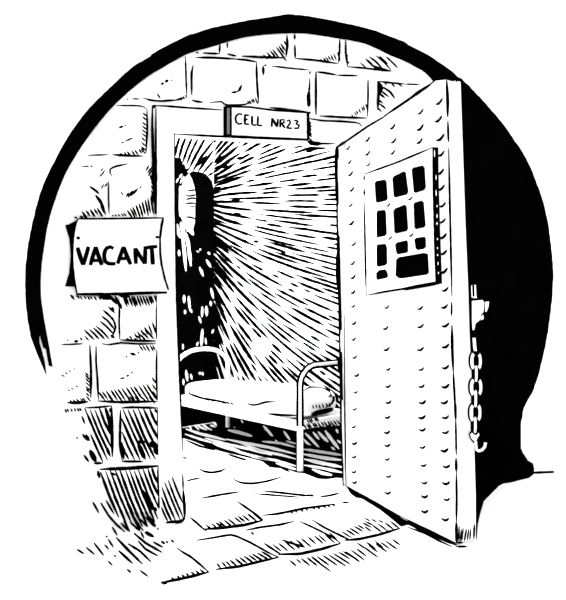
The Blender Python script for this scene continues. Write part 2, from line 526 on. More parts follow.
m.strokes(W3, [(2.4, (152.6, 106), (152.3, 125), (153.6, 165), (154.6, 190), (155.6, 214)), (1.5, (156, 108), (156, 150), (156.6, 214)), (4, (152.5, 106.4), (156, 106.6)),
               (2.6, (155.6, 150), (156, 190)), (1.8, (174.6, 134), (176, 225), (177, 300), (179.7, 371), (182.4, 440), (183.4, 453)),
               (1.4, (183, 474), (183.4, 490)), (1.8, (183, 457.4), (187, 458.6)), (2.6, (183.4, 490), (184.6, 505), (185, 519)),
               (2.6, (166, 523), (172, 521.8), (178, 522), (183, 521), (185.4, 516))])
m.fill(W3, [(162, 482), (172, 477), (183, 498), (184.4, 520), (166, 522), (161.6, 508)], (14, 34), 4.3, 1.8, end=3)
stuff(m.build('ink_hatching', INK, jamb))
# right side of the opening, beside the hinges
m = MB()
m.strokes(WALL, [(2.4, (337, 146), (338, 220), (340.4, 320), (342, 420), (343.4, 486)), (1.2, (335.6, 150), (336.4, 200)), (3.4, (339.6, 358), (340.2, 372)), (3.0, (337.6, 252), (338.4, 290)), (3, (337, 146), (337.4, 160))], t=.006)
m.mi = 1
m.strokes(WALL, [(1.3, (338.6, 166), (339.3, 185)), (1.3, (338.8, 204), (339.6, 236)), (1.2, (341.4, 330), (341.6, 352)), (1.3, (342.5, 400), (343.6, 440), (344.2, 470))], t=.0075)
jr = struct(m.build('trim_3', [INK, PAINT]))

# =================================================================== BLACK ARCH BAND AND WALL BEHIND THE DOOR, PAINTED BLACK FOR SHADE
slit = [(48.5, 357), (46, 350), (44.4, 352), (46, 362), (47.5, 368), (44, 360), (40.5, 350), (39.8, 335), (38.2, 344), (38, 350)]
arch = ring_out[::-1][:0]
right_px = [(458, 77), (462, 78.5), (480, 97), (495, 114), (504, 125), (513, 138), (523, 153), (530, 166), (540, 192), (546.5, 215), (551, 245), (553.4, 275), (551.6, 305), (547.6, 335),
            (542, 362), (534, 389), (527, 402), (524, 408), (521, 425)]
band = [(46.7, 375), (37, 352)] + curve(ring_out[2:], .22) + [(446, 84)] + curve(ring_in[::-1][:-1], .12) + \
       [(52.7, 367), (49.5, 366), (46.5, 349), (44, 348), (40.5, 335.5), (39.5, 336), (39.5, 342), (44.5, 360)]
m = MB()
m.prism(WALL, band, -.002, .012)
struct(m.build('trim_4', DARK))
m = MB()
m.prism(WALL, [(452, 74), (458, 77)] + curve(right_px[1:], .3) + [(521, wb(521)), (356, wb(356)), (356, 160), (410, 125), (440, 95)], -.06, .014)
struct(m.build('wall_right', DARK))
# door's shadow painted black on the ground, with the skirting line running on
m = MB()
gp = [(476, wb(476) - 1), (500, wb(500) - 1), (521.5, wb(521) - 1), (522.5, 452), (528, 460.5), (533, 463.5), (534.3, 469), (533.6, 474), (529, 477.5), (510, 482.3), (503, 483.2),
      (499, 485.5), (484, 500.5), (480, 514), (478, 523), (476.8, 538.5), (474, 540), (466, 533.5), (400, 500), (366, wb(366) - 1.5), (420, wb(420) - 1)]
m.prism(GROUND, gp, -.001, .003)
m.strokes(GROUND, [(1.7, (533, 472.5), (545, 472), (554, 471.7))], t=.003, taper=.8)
m.build('ground_shadow', DARK, floor)

# =================================================================== CELL WALLS
CEIL = 2.85
up = Vector((0, 0, CEIL))


def wallslab(a, b, out, th, name):
    q = MB()
    q.box(a, b - a, out * th, up)
    return struct(q.build(name, WHITE))


Rn = (CORNER - U * 3.0)
Rend = None
# right wall runs from the far corner back to the front wall
den = U.dot(WALL.n)
tR = (WALL.p - CORNER).dot(WALL.n) / den
REND = CORNER + U * (tR + .11)
wall_side = wallslab(CORNER, REND, Wv, .08, 'wall_side')
LFAR = CORNER - Wv * 2.0
tL = (WALL.p - LFAR).dot(WALL.n) / den
wall_left = wallslab(LFAR, LFAR + U * (tL + .11), -Wv, .08, 'wall_left')

# far wall with the window hole
hole = [(182.6, 186), (184.4, 179), (187.6, 174.5), (191.4, 179), (193.4, 187), (195, 198), (194.4, 210), (194.2, 222), (192, 231), (187, 230), (184, 222), (182.4, 212)]
cl, cr = LFAR, CORNER + Wv * .08


def topix(p):
    return CX + F * p.x / p.y, HY - F * (p.z - CH) / p.y


m = MB()
outer = [cl, cr, cr + up, cl + up]
hp = [FAR.at(x, y) for x, y in hole]
m.solid([outer, hp], U * .10)
wall_back = struct(m.build('wall_back', WHITE))
# window frame in the hole
m = MB()
ho = [((x - 188.5) * 1.0 + 188.5 - .9 * (1 if x < 188 else 0), y) for x, y in hole]
m.strokes(FAR, [(2.4, (181.6, 186), (181.4, 200), (181.6, 216))], t=.02, taper=.9)
m.mi = 1
m.strokes(FAR, [(1.4, (196.5, 189.5), (191, 190.5), (187, 191)), (1.5, (197, 194.5), (190, 196), (186, 195.6)), (1.5, (198, 198.5), (192, 198), (186, 199.5)),
                (1.4, (197, 203.4), (191, 203), (185.5, 203.6)), (1.2, (196.5, 207), (190, 206.4)), (1.6, (196.5, 219), (190, 217), (186, 217))], t=.006, d=.0)
struct(m.build('window_1', [PAINT, INK]))

# ------------------------------------------------- far wall's shade painted black, with white strokes for the light
m = MB()
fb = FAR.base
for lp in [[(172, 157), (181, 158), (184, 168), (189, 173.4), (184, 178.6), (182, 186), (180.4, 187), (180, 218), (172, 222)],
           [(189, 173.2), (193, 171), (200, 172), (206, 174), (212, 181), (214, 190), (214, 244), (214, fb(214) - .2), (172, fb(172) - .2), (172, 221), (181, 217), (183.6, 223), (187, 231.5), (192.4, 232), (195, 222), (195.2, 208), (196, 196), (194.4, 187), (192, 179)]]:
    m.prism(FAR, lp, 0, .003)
m.strokes(FAR, [(1.5, (174, 134), (174, 158)), (2.3, (175, 157), (177, 146), (180.4, 135)), (2.3, (178.6, 160), (182, 147), (186.6, 135.4)), (2.3, (182.6, 163), (187, 150), (193, 136)), (2, (186.4, 165), (191, 153), (199, 136.6)),
                (2.4, (189.5, 168), (196, 155), (206, 137)), (2.4, (193, 171), (201, 157), (213.6, 141)), (2.4, (198, 172), (206, 160), (213.6, 150)), (3.4, (196, 166), (202, 161), (207, 156)),
                (2, (203, 173), (209, 166), (213.6, 161)), (2.4, (184, 172), (190, 168)), (4, (183, 164), (184, 172)), (2, (177, 181), (184, 174)), (2.2, (208, 176), (213.6, 172))])
m.mi = 1
m.strokes(FAR, [(2.4, (182.4, 234), (184.2, 250), (186, 271)), (2.6, (186, 233), (188.6, 246), (191, 266)), (2.6, (177, 224), (178, 231), (180.5, 238)), (3.2, (181, 222), (183, 230), (184, 238)), (3.4, (185.4, 222), (190, 229), (193.4, 235)),
                (2, (179, 250), (179.4, 256)), (2.4, (197.6, 252), (198, 251)), (1.8, (199.5, 249), (201, 250)), (2, (208, 252), (210, 254.5)), (1.9, (206.4, 259.6), (211, 267.4)), (2, (199.6, 267), (203.4, 276.4)),
                (2, (211, 288), (213.4, 298.5)), (1.9, (184.2, 295), (184.2, 303)), (1.9, (188.6, 296), (190, 310)), (1.8, (202.4, 306.5), (202, 317)), (2.2, (206.3, 306), (206.8, 316)), (1.9, (210.6, 301), (211, 306)),
                (2.0, (189.6, 308), (192, 312.6)), (1.9, (185, 310), (185.2, 314)), (1.9, (199, 316.5), (201, 323)), (1.8, (212, 333.4), (213.6, 329.4)), (2.4, (202.6, 329), (201.8, 338), (201.4, 346)), (1.6, (205.4, 338), (206.2, 344.4)),
                (1.5, (183, 344), (183, 349.5)), (1.4, (198, 342), (196.8, 346)), (2.2, (186, 370), (187.6, 381.4)), (2, (190.8, 374), (192, 379.6)), (2.6, (198.6, 373), (201.4, 373.6)), (1.6, (202.4, 372), (203, 375.6)), (1.8, (218.4, 363), (220, 370)),
                (2, (183.4, 379), (183.6, 385)), (1.4, (176, 182.6), (178.4, 178.6)), (1.6, (180.4, 183), (184, 176.5)), (1.6, (179.5, 178), (182, 174))], t=.0015, d=.003)
m.build('wall_shade', [DARK, PAINT], wall_back)

# ------------------------------------------------- light rays from the window, drawn as radiating strokes on the side wall
def field(x, y):
    if y < 200:
        oy = 200 - (200 - y) * .32
        ox = 190
    else:
        oy = 200 + (y - 200) * .47
        ox = 193
    a = math.atan2(y - oy, max(6, x - ox))
    return math.cos(a), math.sin(a)


gaps = [(262, 346, 9), (268, 268, 6), (284, 281, 5), (322, 224, 5), (300, 292, 5), (256, 152, 4), (308, 332, 4), (286, 190, 4)]
TOPY = lambda x: 131 + (x - 174) * .07


def inside(x, y):
    return 213.4 <= x <= 352 and TOPY(x) <= y <= 432


def run():
    pts = []                       # accepted sample points
    cell = {}

    def near(x, y, d, skip=()):
        cx, cy = int(x // 8), int(y // 8)
        for i in (-1, 0, 1):
            for j in (-1, 0, 1):
                for (a, b, sid) in cell.get((cx + i, cy + j), ()):
                    if sid not in skip and (a - x) ** 2 + (b - y) ** 2 < d * d:
                        return True
        return False

    out = []
    cand = []
    for i in range(4200):
        if i < 60:
            cand.append((214.5, 136 + i * 5.0))
        else:
            cand.append((random.uniform(214, 350), random.uniform(128, 430)))
    for sid, (x0, y0) in enumerate(cand):
        dsep = 4.0 if x0 < 250 else 4.3
        if not inside(x0, y0) or near(x0, y0, dsep):
            continue
        maxl = random.uniform(22, 80) if x0 > 235 else random.uniform(40, 90)
        line = [(x0, y0)]
        for sgn in (1, -1):
            x, y = x0, y0
            l = 0
            seg = []
            while l < maxl * .5:
                dx, dy = field(x, y)
                x += dx * 2 * sgn
                y += dy * 2 * sgn + random.uniform(-.12, .12)
                l += 2
                if not inside(x, y) or near(x, y, dsep * .62):
                    break
                if any((x - a) ** 2 + (y - b) ** 2 < r * r for a, b, r in gaps):
                    break
                seg.append((x, y))
            line = line + seg if sgn == 1 else seg[::-1] + line
        if len(line) < 4:
            continue
        for x, y in line:
            cell.setdefault((int(x // 8), int(y // 8)), []).append((x, y, sid))
        out.append(line)
    return out


m = MB()
for ln in run():
    x0 = ln[0][0]
    w = 2.6 if x0 < 232 else 2.2
    if ln[0][1] > 300:
        w += .1
    m.stroke(RIGHT, ln, w * random.uniform(.82, 1.15), t=.003, taper=.3, wob=.18)
# heavy roots of the strokes beside the window
for i in range(52):
    y = 172 + i * 4.2 + random.uniform(-1.2, 1.2)
    l = random.uniform(6, 26) if y < 330 else random.uniform(6, 15)
    x = 213.6
    dx, dy = field(x + 8, y)
    m.stroke(RIGHT, [(x - .4, y), (x + dx * l * .5, y + dy * l * .5), (x + dx * l, y + dy * l)], random.uniform(2.6, 3.8), tail=True)
m.strokes(RIGHT, [(3, (214, 163), (221, 158), (227, 155)), (3.4, (213.8, 168.4), (221, 166.6), (228, 166)), (2.4, (236, 159), (242, 157)), (4.4, (310, 150), (317, 147), (322, 145.4)), (3.4, (306, 152), (314, 149)),
                  (3, (232, 200), (240, 199.6)), (2.8, (233, 214), (241, 214)), (2.8, (256, 226.4), (260, 228)), (2.6, (253, 241), (259, 242)), (3, (281, 251), (285, 254))])
# shade below the bed, painted black on the wall's foot
rb = RIGHT.base
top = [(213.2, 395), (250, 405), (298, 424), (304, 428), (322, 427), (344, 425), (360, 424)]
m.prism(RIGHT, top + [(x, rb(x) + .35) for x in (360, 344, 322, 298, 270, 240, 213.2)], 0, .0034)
m.strokes(RIGHT, [(5, (312, 413.5), (322, 412), (336, 410)), (3, (311, 416), (318, 415)), (4, (332, 402), (336, 407), (340, 409)), (3, (334, 394), (338, 402))])
m.mi = 1


def floor_or_wall(lst, mb_wall, mb_floor, **k):
    for it in lst:
        w, pts = it[0], list(it[1:])
        c = pts[len(pts) // 2]
        if c[1] < rb(c[0]) - .5:
            mb_wall.stroke(RIGHT, pts, w, t=.0015, d=.0034, mi=1, **k)
        else:
            mb_floor.stroke(GROUND, pts, w, t=.001, d=.003, mi=1, **k)


mf = MB()
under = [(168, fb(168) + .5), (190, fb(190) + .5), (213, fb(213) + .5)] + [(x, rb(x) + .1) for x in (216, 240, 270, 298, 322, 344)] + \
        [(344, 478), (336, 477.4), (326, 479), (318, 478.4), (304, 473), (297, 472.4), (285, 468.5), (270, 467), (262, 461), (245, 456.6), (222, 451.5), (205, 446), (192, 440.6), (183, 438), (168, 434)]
mf.prism(GROUND, under, 0, .003)  # shadow under the bed, laid on the floor in black
mf.strokes(GROUND, [(1.6, (228, 454), (240, 458), (247, 460)), (1.4, (280, 467), (290, 471.6)), (1.6, (186, 440), (200, 446), (215, 450))])
floor_or_wall([(1.9, (186.4, 415), (188.6, 424), (192, 431)), (1.8, (190.4, 415), (194, 424), (199, 430)), (1.7, (195, 421), (200, 427), (207, 430)), (1.6, (200, 422), (207, 428), (212, 430)), (2, (212, 420), (217, 426)), (1.8, (210, 425), (216, 427)),
               (1.8, (230, 419), (235, 428)), (2, (236, 419.5), (242, 428.5)), (1.4, (241, 420), (243, 423)),
               (2.2, (186, 429), (200, 433.6), (214, 437), (226, 440)), (2.8, (228, 430), (238, 432), (252, 436)), (1.6, (185, 434), (200, 439), (214, 443)), (2.2, (205, 438), (226, 444), (250, 449), (272, 455)),
               (2.2, (226, 439), (245, 443), (268, 447), (296, 454)), (2.6, (211, 442), (225, 447), (240, 451)), (1.7, (232, 450), (250, 455), (270, 460)), (1.8, (240, 443), (262, 451), (282, 455), (296, 459)),
               (1.6, (252, 457), (275, 460), (296, 466)), (2, (276, 463), (286, 466), (296, 469.4)), (1.7, (262, 441.4), (280, 443), (295, 447)), (1.5, (286, 441), (296, 443.6)),
               (2.0, (263, 425.6), (268, 431), (273, 437)), (1.8, (283.6, 431), (287, 436), (290, 440)), (1.4, (275, 440), (278, 442)),
               (2.2, (303, 449), (320, 451.6), (342, 455)), (2.6, (303, 454), (325, 458), (342, 460)), (2.8, (304, 459), (322, 463), (342, 467)), (2.0, (304, 465), (322, 468), (342, 472.4)), (2.4, (312, 469), (322, 473), (332, 475)),
               (2.2, (305, 433), (312, 440), (319, 447.6)), (1.9, (303.4, 439), (308, 444), (312, 447)), (2, (313, 432), (319, 439.6)), (2.2, (318, 431.6), (323, 437), (328, 442)), (2.6, (325, 430.6), (331, 439), (339, 449)),
               (2, (336, 429), (338, 433)), (1.8, (331, 447), (335, 450)), (2, (337, 440), (342, 444))], m, mf)
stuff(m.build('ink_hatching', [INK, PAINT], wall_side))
stuff(mf.build('bed_shadow', [INK, PAINT], floor))

# =================================================================== FLAGSTONE LINES AND DOOR SHADOW DRAWN ON THE FLOOR
m = MB()
m.strokes(GROUND, [
    (1.3, (186, 481), (193, 479), (200, 478)), (1.6, (199, 468), (203, 471), (210.7, 472.4), (220, 471), (226.6, 468)), (1.6, (201, 498), (212, 496), (223, 494), (240, 491.5)),
    (1.6, (233, 478.5), (238, 481.5), (244, 483), (253.6, 483.3), (267, 481), (281, 477)), (1.2, (254.5, 493.4), (275, 495), (300, 497)), (1.6, (263, 490.6), (282, 492.6), (300, 494.6), (313.6, 496)),
    (1.7, (237, 501), (248, 508.5), (258, 515.5), (263, 519.4)), (1.9, (263, 515), (277, 513.6), (290.7, 511), (304, 508), (320, 506), (335, 503.8)), (1.4, (342, 502.4), (349, 502)),
    (1.4, (300, 495.6), (314, 494.7)), (1.4, (320, 496.6), (329, 495.4), (339, 493)),
    (2.6, (203.6, 529), (222, 527.6), (245, 524.6), (263, 520)), (1.6, (190, 517), (196, 522), (204, 529)),
    (1.6, (196.5, 540), (212, 537.6), (230, 534.4), (236, 535.6), (250, 542), (271, 553.6), (279, 557)), (1.6, (245.6, 530), (260, 527), (280, 524.4), (294, 521)),
    (1.6, (177, 547.7), (183, 552), (191, 556.5), (200, 564), (208.6, 571.6)), (2.2, (161, 582.4), (180, 578.6), (196, 575), (209, 571.6)), (3, (161, 582), (167, 583)),
    (2, (216, 569), (240, 566), (258, 561.6), (278, 557)), (2.4, (278, 554), (300, 553.6), (322, 548.6), (340.6, 543)), (1.6, (264, 543), (273, 549), (281, 553.8)),
    (1.5, (299.5, 521), (312, 526.6), (323, 532), (334, 538), (340.6, 542.6)), (1.6, (312, 519.5), (324, 527), (337, 533.6), (351, 540)), (2.2, (345, 540), (360, 538.6), (378, 534.6), (400, 528)),
    # shadow in the gap below the door, drawn black
    (1.4, (403, 521), (428, 533), (456, 545)), (1.3, (408, 527), (424, 532.6), (438, 540), (452, 546.4)), (1.4, (456, 546.4), (467, 546.2)),
])
m.prism(GROUND, [(345, 483.6), (352, 488), (363, 496), (381, 505), (404, 519), (430, 530), (455.5, 541), (457, 545.5), (448, 543), (430, 535), (408, 524.5), (401, 526.5), (392, 519), (380, 509.5), (362, 498.5), (356, 497.5), (350, 493)], 0, .002)  # door's bottom shadow as a black sheet on the floor
m.build('paving_shadow_line', INK, floor)
m = MB()

def split_at_base(st):
    """a stroke that runs down the wall and on over the floor, cut where they meet"""
    w, pts = st[0], list(st[1:])
    q = []
    for a, b in zip(pts, pts[1:]):
        n = max(1, int(math.dist(a, b) / 1.5))
        q += [(a[0] + (b[0] - a[0]) * t / n, a[1] + (b[1] - a[1]) * t / n) for t in range(n)]
    q.append(pts[-1])
    up_ = [p for p in q if p[0] < 161 and p[1] < wb(p[0])]
    dn = [p for p in q if p not in up_]
    if len(up_) > 1:
        mw.stroke(W2, up_, w, t=.004, taper=.5)
    if len(dn) > 1:
        m.stroke(GROUND, dn, w, taper=.4)


mw = MB()
foot_strokes = [
    (1.7, (93, 502), (99, 513)), (1.9, (101, 503), (109, 516), (117, 525), (125, 532)), (1.7, (127, 504), (132, 514), (140, 527), (146, 533), (153, 536.6)), (1.8, (146, 517), (153, 525), (158.6, 529)), (1.5, (124, 521), (130, 532)), (1.8, (133, 516), (140, 530), (144, 538)), (1.6, (112.4, 527), (117.4, 535.4)), (1.5, (106.4, 536), (113.4, 547)), (1.7, (94, 542.6), (103.6, 555)), (1.6, (104.5, 544.4), (109, 549)),
    (1.6, (86, 547), (94.6, 554)), (1.5, (77, 549), (84, 553.4)), (1.6, (108, 560.6), (112.4, 565)), (2.1, (116, 537), (128, 549.6), (142.4, 563.6)), (1.9, (118.6, 550.4), (132.6, 563)), (1.7, (128, 543.4), (139.6, 550.4), (151, 561.4)),
    (1.7, (138, 540.4), (145.6, 548.8), (158, 555.6)), (1.7, (121, 523), (128.5, 531)), (2.0, (134, 533), (146, 543), (162, 552)), (1.6, (146, 531), (154, 536.4)), (1.6, (153, 541.6), (163, 547)), (2, (161, 541), (165, 543.4)),
    (1.7, (166, 541), (168, 542.6)), (1.8, (171, 539.4), (174, 542)),  (1.4, (140, 570), (148, 576)), (1.4, (114, 555), (116, 556.4)), 
    (1.8, (127, 569), (131, 572)), (1.6, (251, 532), (254, 534)), (1.7, (282, 539.6), (292, 543), (305, 547))]
for st in foot_strokes:
    split_at_base(st)
stuff(mw.build('ink_hatching', INK, wall_front))
H(GROUND, (201, 526), (252, 512), (6, 4), (10, 8), 12, 1.6)
H(GROUND, (172, 577), (200, 569), (3, 2.6), (5, 4), 7, 1.6)
H(GROUND, (217, 563), (262, 551), (5, 5.5), (12, 7), 11, 1.5)
H(GROUND, (268, 545), (330, 532), (9, 7), (10, 9), 12, 1.3)
H(GROUND, (337, 533), (366, 521), (10, 6.5), (8, 4), 8, 1.3)
H(GROUND, (365, 526), (390, 521), (8, 6), (9, 7), 5, 1.3)
H(GROUND, (290, 511), (333, 503.6), (3, 2), (3, 2), 9, 1.5)
H(GROUND, (346, 551), (392, 539), (12, 9), (10, 7), 9, 1.2, jit=.35)
H(GROUND, (358, 542.6), (374, 541), (10, 7), (8, 6), 3, 1.2, jit=.3)
H(GROUND, (313, 557), (343, 551), (15, 11), (14, 8), 7, 1.3, jit=.3)
H(GROUND, (290, 560), (312, 556), (6, 5), (9, 7), 5, 1.4, jit=.3)
H(GROUND, (366, 518), (378, 520), (6, 3.4), (5, 2.4), 3, 1.2)
stuff(m.build('ink_hatching', INK, floor))

# =================================================================== CELL DOOR
door = thing('cell_door', 'open white riveted door with a barred viewing panel, standing ajar on the right', 'door', (P0 + P1) * .5)
door['kind'] = 'thing'
front = [(338.6, 147), (367, 126.4), (386, 115), (404, 102), (423, 89), (434, 81), (447, 79.6), (448.4, 146), (450, 225), (452, 296), (452.4, 330), (455, 410), (456.4, 499), (456, 543.6), (400, 516.4), (346, 485), (344.6, 420), (342.4, 300), (340.6, 200)]
thk = lambda y: .082 + (y - 80) / 465 * .038
fr = [DOOR.at(x, y) for x, y in front]
bk = [DOOR.at(x, y) - DOOR.n * thk(y) for x, y in front]
m = MB()
m.solid([fr], [bk])
m.build('panel', PAINT, door)
m = MB()
m.strokes(DOOR, [(1.6, (337.4, 147), (352, 137), (367, 126.6), (386, 115.4)), (1.9, (384, 116), (404, 102.4), (423, 89.4), (434.6, 80.6)), (2.6, (410, 98), (421, 90.4), (430, 84.6)),
                 (1.3, (340.8, 149), (341.4, 200), (343, 300), (344.6, 420), (346, 486)),
                 (2.2, (446.4, 80), (447.4, 100), (447.4, 117)), (1.5, (447.6, 121), (448.2, 142)), (1.5, (448.4, 148), (450, 225), (451.6, 296)), (1.2, (451.4, 302), (451.2, 316)),
                 (2.1, (451.6, 325), (452, 350), (453, 372)), (1.6, (453, 372), (455, 410)), (2, (454.8, 402), (455.4, 420)), (1.4, (455.4, 420), (456, 455)), (2, (455.8, 458), (456, 472)), (1.5, (456, 472), (456.4, 500), (456, 524)), (2.4, (456, 522), (456.4, 543)),
                 (2, (347, 486.6), (400, 517.4), (455, 543))])
m.build('ink_line', INK, door)
m = MB()
m.strokes(EDGE, [(.9, (459.4, 526), (459, 541)), (.8, (461.6, 529), (460.4, 541.6)), (1.0, (463.4, 528), (462, 541)), (1.1, (466.6, 529), (464.6, 541)), (1.0, (469, 529), (467.4, 540.4)), (.9, (471, 528.6), (470, 540)), (1.6, (474.6, 524), (474, 539)),
                 (2, (456.6, 542.8), (463, 542.4)), (2.2, (446.5, 79), (452, 79.6), (454, 81)), (1.8, (456, 78.6), (456.8, 82))], t=.003)
stuff(m.build('edge_hatching', INK, door))

# viewing panel with the barred openings
GP = DOOR
plate = [(364, 174), (432.7, 147.4), (433.6, 200), (435.6, 281.6), (366, 295)]
opens = [[(375, 183.5), (376.5, 181.5), (384.5, 180), (386.4, 182), (387.4, 199), (385, 200.6), (377.5, 202.4), (376, 201)],
         [(392.8, 179), (394, 176.6), (403.5, 171.8), (405.6, 173), (408, 191.6), (406.5, 194.2), (396, 197), (394, 196)],
         [(412, 170), (413.6, 168), (422.5, 166), (424.4, 168), (425.6, 187), (424, 189.8), (416, 192.4), (414, 191.4)],
         [(376.8, 213), (378, 211), (384.6, 210.4), (385.8, 213), (386.6, 233), (385, 235.4), (378, 237), (376.8, 236)],
         [(393.6, 211.6), (395, 209), (404.5, 205.2), (406.4, 207), (407.8, 228.6), (406, 230.8), (396, 233.2), (394.6, 231)],
         [(413.8, 205), (415, 203), (421.6, 201), (423.6, 203), (425.4, 224.6), (424, 227), (416, 228.8), (414.6, 227)],
         [(376.8, 246), (378, 244.8), (385.4, 244.2), (386.8, 248), (387, 263), (385, 265), (378.6, 266.4), (376.8, 264.6)],
         [(395.4, 245), (397, 242.6), (406.6, 240.4), (407.8, 243), (407.8, 251.4), (406, 252.8), (398, 254.2), (396.4, 252)],
         [(414.6, 239.6), (416.5, 238), (424.4, 236.8), (425.6, 239), (425.8, 246.6), (424, 248.6), (417.6, 250), (415.8, 248)],
         [(376.5, 273), (379, 270.4), (385, 269.4), (387, 272), (388, 276.4), (386, 278), (378, 279.8), (376.6, 278.4)],
         [(397, 260), (399.4, 257.6), (423, 253.4), (427, 254.6), (428, 272.4), (426, 274.4), (403, 278), (399, 277.6), (396.4, 275)]]
m = MB()
opens = [[(sum(p[0] for p in q) / len(q) + (x - sum(p[0] for p in q) / len(q)) * 1.07, sum(p[1] for p in q) / len(q) + (y - sum(p[1] for p in q) / len(q)) * 1.05) for x, y in q] for q in opens]
m.prism(GP, [plate] + opens, .0015, .014, side=1)
grille = m.build('viewing_panel', [PAINT, INK], door)
m = MB()
m.prism(GP, [(367, 176), (431, 151), (434, 279), (368, 292)], .0004, .0015)  # black sheet standing for the darkness behind the openings
m.build('shade_backing', DARK, grille)
G2 = GP.off(.014)
m = MB()
m.strokes(G2, [(1.5, (363.6, 174.4), (398, 162), (425, 150.6), (432.6, 147.4)), (1.3, (364, 175), (364, 181)), (1.8, (364, 189), (364.2, 196)), (1.4, (364, 201), (365, 250), (366, 295)), (1.7, (365.4, 295.4), (385, 291.6), (405, 288.4), (436, 281.6)),
               (2.4, (402, 289.6), (422, 286), (438, 282.6)), (1.4, (432.6, 147), (433.6, 200), (435.6, 281))], t=.002)
# dark outer edge of the plate (its depth, with pale flecks)
m.prism(GP, [(432.6, 147.4), (436.2, 147.2), (436.6, 180), (438.4, 240), (440, 283.4), (430, 286), (405, 290.4), (404, 288.4), (435.4, 281.6), (433.6, 200)], .0004, .013)
m.mi = 1
G3 = GP.off(.013)
m.strokes(G3, [(.55, (434.4, 150), (434.6, 157)), (.55, (436, 175), (436, 180)), (.55, (436, 190), (436.2, 196)), (.55, (437, 205), (437, 207)), (.55, (437, 214), (437, 218)), (.55, (437, 222), (437, 225)), (.55, (437.4, 238), (437.4, 240)), (.55, (437.4, 247), (437.4, 249)),
               (.55, (437.6, 254), (437.6, 256)), (.55, (438, 262), (438, 265)), (.55, (438.4, 272), (438.4, 274))], t=.001)
m.build('plate_edge', [INK, PAINT], grille)


# rivets
def rivet_mesh():
    q = MB()
    ax = DDIR
    az = Vector((0, 0, 1))
    rings = []
    for i in range(4):
        a = i / 3 * math.pi / 2
        rr, hh = math.cos(a), math.sin(a) * .006
        rings.append([q.bm.verts.new(ax * (.018 * max(rr, .02) * math.cos(b)) + az * (.011 * max(rr, .02) * math.sin(b)) + DOOR.n * hh) for b in [2 * math.pi * j / 14 for j in range(14)]])
    for i in range(3):
        for j in range(14):
            q.face([rings[i][j], rings[i][(j + 1) % 14], rings[i + 1][(j + 1) % 14], rings[i + 1][j]], 0)
    q.face(rings[3], 0)
    # rivet's shade as a black crescent, under the head and up its right side
    px = .0052
    prof = [(-3.1, -.9, .5), (-2.2, -1.3, 1.6), (-.9, -1.4, 2.2), (.5, -.9, 2.4), (1.6, .1, 2.2), (2.3, 1.2, 1.6), (2.8, 2.3, .6)]
    lo_p = [ax * (a * px / .57) + az * ((b - c / 2) * px) for a, b, c in prof]
    hi_p = [ax * ((a - .25 * c * (k / 6)) * px / .57) + az * ((b + c / 2) * px) for k, (a, b, c) in enumerate(prof)]
    q.solid([[p + DOOR.n * .0066 for p in lo_p + hi_p[::-1]]], DOOR.n * -.0066, 1)
    return q


riv_px = [(348.5, 148), (350, 162), (351, 174), (352.2, 189.5), (351, 205), (352, 223), (354, 244), (353, 263), (353.5, 277), (353.5, 292), (353.5, 306), (354.4, 323), (354, 339), (355, 357), (357, 375), (356, 392), (355, 409), (354, 426.5), (355, 443), (354.4, 456.5), (354.4, 471.5), (355, 482),
          (368, 139.5), (368, 153.5), (368.6, 164.5), (393, 127), (394, 141), (393, 152.5), (421, 112), (420.7, 128), (420, 141.4),
          (387, 307), (386, 328), (387, 349), (388.5, 369), (388.5, 386), (389, 402), (388, 417), (387.5, 432), (388, 445), (387.5, 459), (389, 476), (388.4, 492.5),
          (420.6, 308), (421, 326), (421, 349), (421.6, 369), (422, 386), (423, 402), (422.5, 417), (423, 429.4), (423, 447), (424, 465), (425, 482.4), (425.2, 496), (425.4, 511),
          (439.7, 102), (439, 119.5), (441, 138), (441.6, 154), (441, 172), (441.6, 188), (443, 205), (443, 221), (443.4, 236.4), (444, 252.6), (444.2, 271), (445.5, 289.5), (445, 306.5), (446, 325), (446, 346), (446, 367), (446, 386), (445, 402), (446, 417), (446, 432), (445, 450), (447, 466), (446.6, 482.8), (447.2, 499), (446, 519)]
proto = None
for x, y in riv_px:
    if proto is None:
        r = proto = rivet_mesh().build('rivet', [PAINT, INK])
    else:
        r = proto.copy()
        COL.objects.link(r)
    sc_ = 1.0 if x < 360 else (1.0 if x < 400 else 1.02)
    if y < 170 and x < 400:
        sc_ *= .85
    adopt(r, door)
    r.location = DOOR.at(x, y, .0005)
    r.scale = (sc_ * random.uniform(.85, 1.1),) * 3
for x, y in [(388.6, 205), (410.7, 198.5), (390.3, 238), (411.5, 235)]:
    r = proto.copy()
    COL.objects.link(r)
    adopt(r, grille)
    r.location = DOOR.at(x, y, .0142)
    r.scale = (.72,) * 3

# bolt keeper on the door's free edge
E2 = EDGE.off(.004)
m = MB()
m.prism(EDGE, [(472, 301), (482.6, 300), (484, 302.4), (483.4, 312), (481, 314.6), (480.4, 319.6), (475.6, 323.4), (474.2, 330), (472.6, 330), (472, 320)], .0, .014, 0, 1)
keeper = m.build('bolt_keeper', [PAINT, INK], door)
m = MB()
m.prism(EDGE, [(484.8, 302), (489, 301.4), (488.4, 307), (486.4, 312), (485.2, 311.4)], .0, .01, 0, 1)
m.build('bolt_pin', [PAINT, INK], keeper)
m = MB()
m.prism(EDGE, [(481.4, 316), (483.4, 314.8), (483.6, 319), (481.4, 320)], .0, .01, 0, 1)
m.build('bolt_pin', [PAINT, INK], keeper)
m = MB()
m.prism(EDGE, [(474.4, 285), (475.8, 284.8), (476.4, 296), (477, 298), (473, 298), (472.6, 297), (474.6, 296)], .0, .01, 0, 1)
m.build('bolt_pin', [PAINT, INK], keeper)
m = MB()
m.prism(EDGE, [(471.2, 286), (472, 285), (472.6, 297), (471.6, 297.6)], .0, .01, 0, 1)
m.build('bolt_pin', [PAINT, INK], keeper)
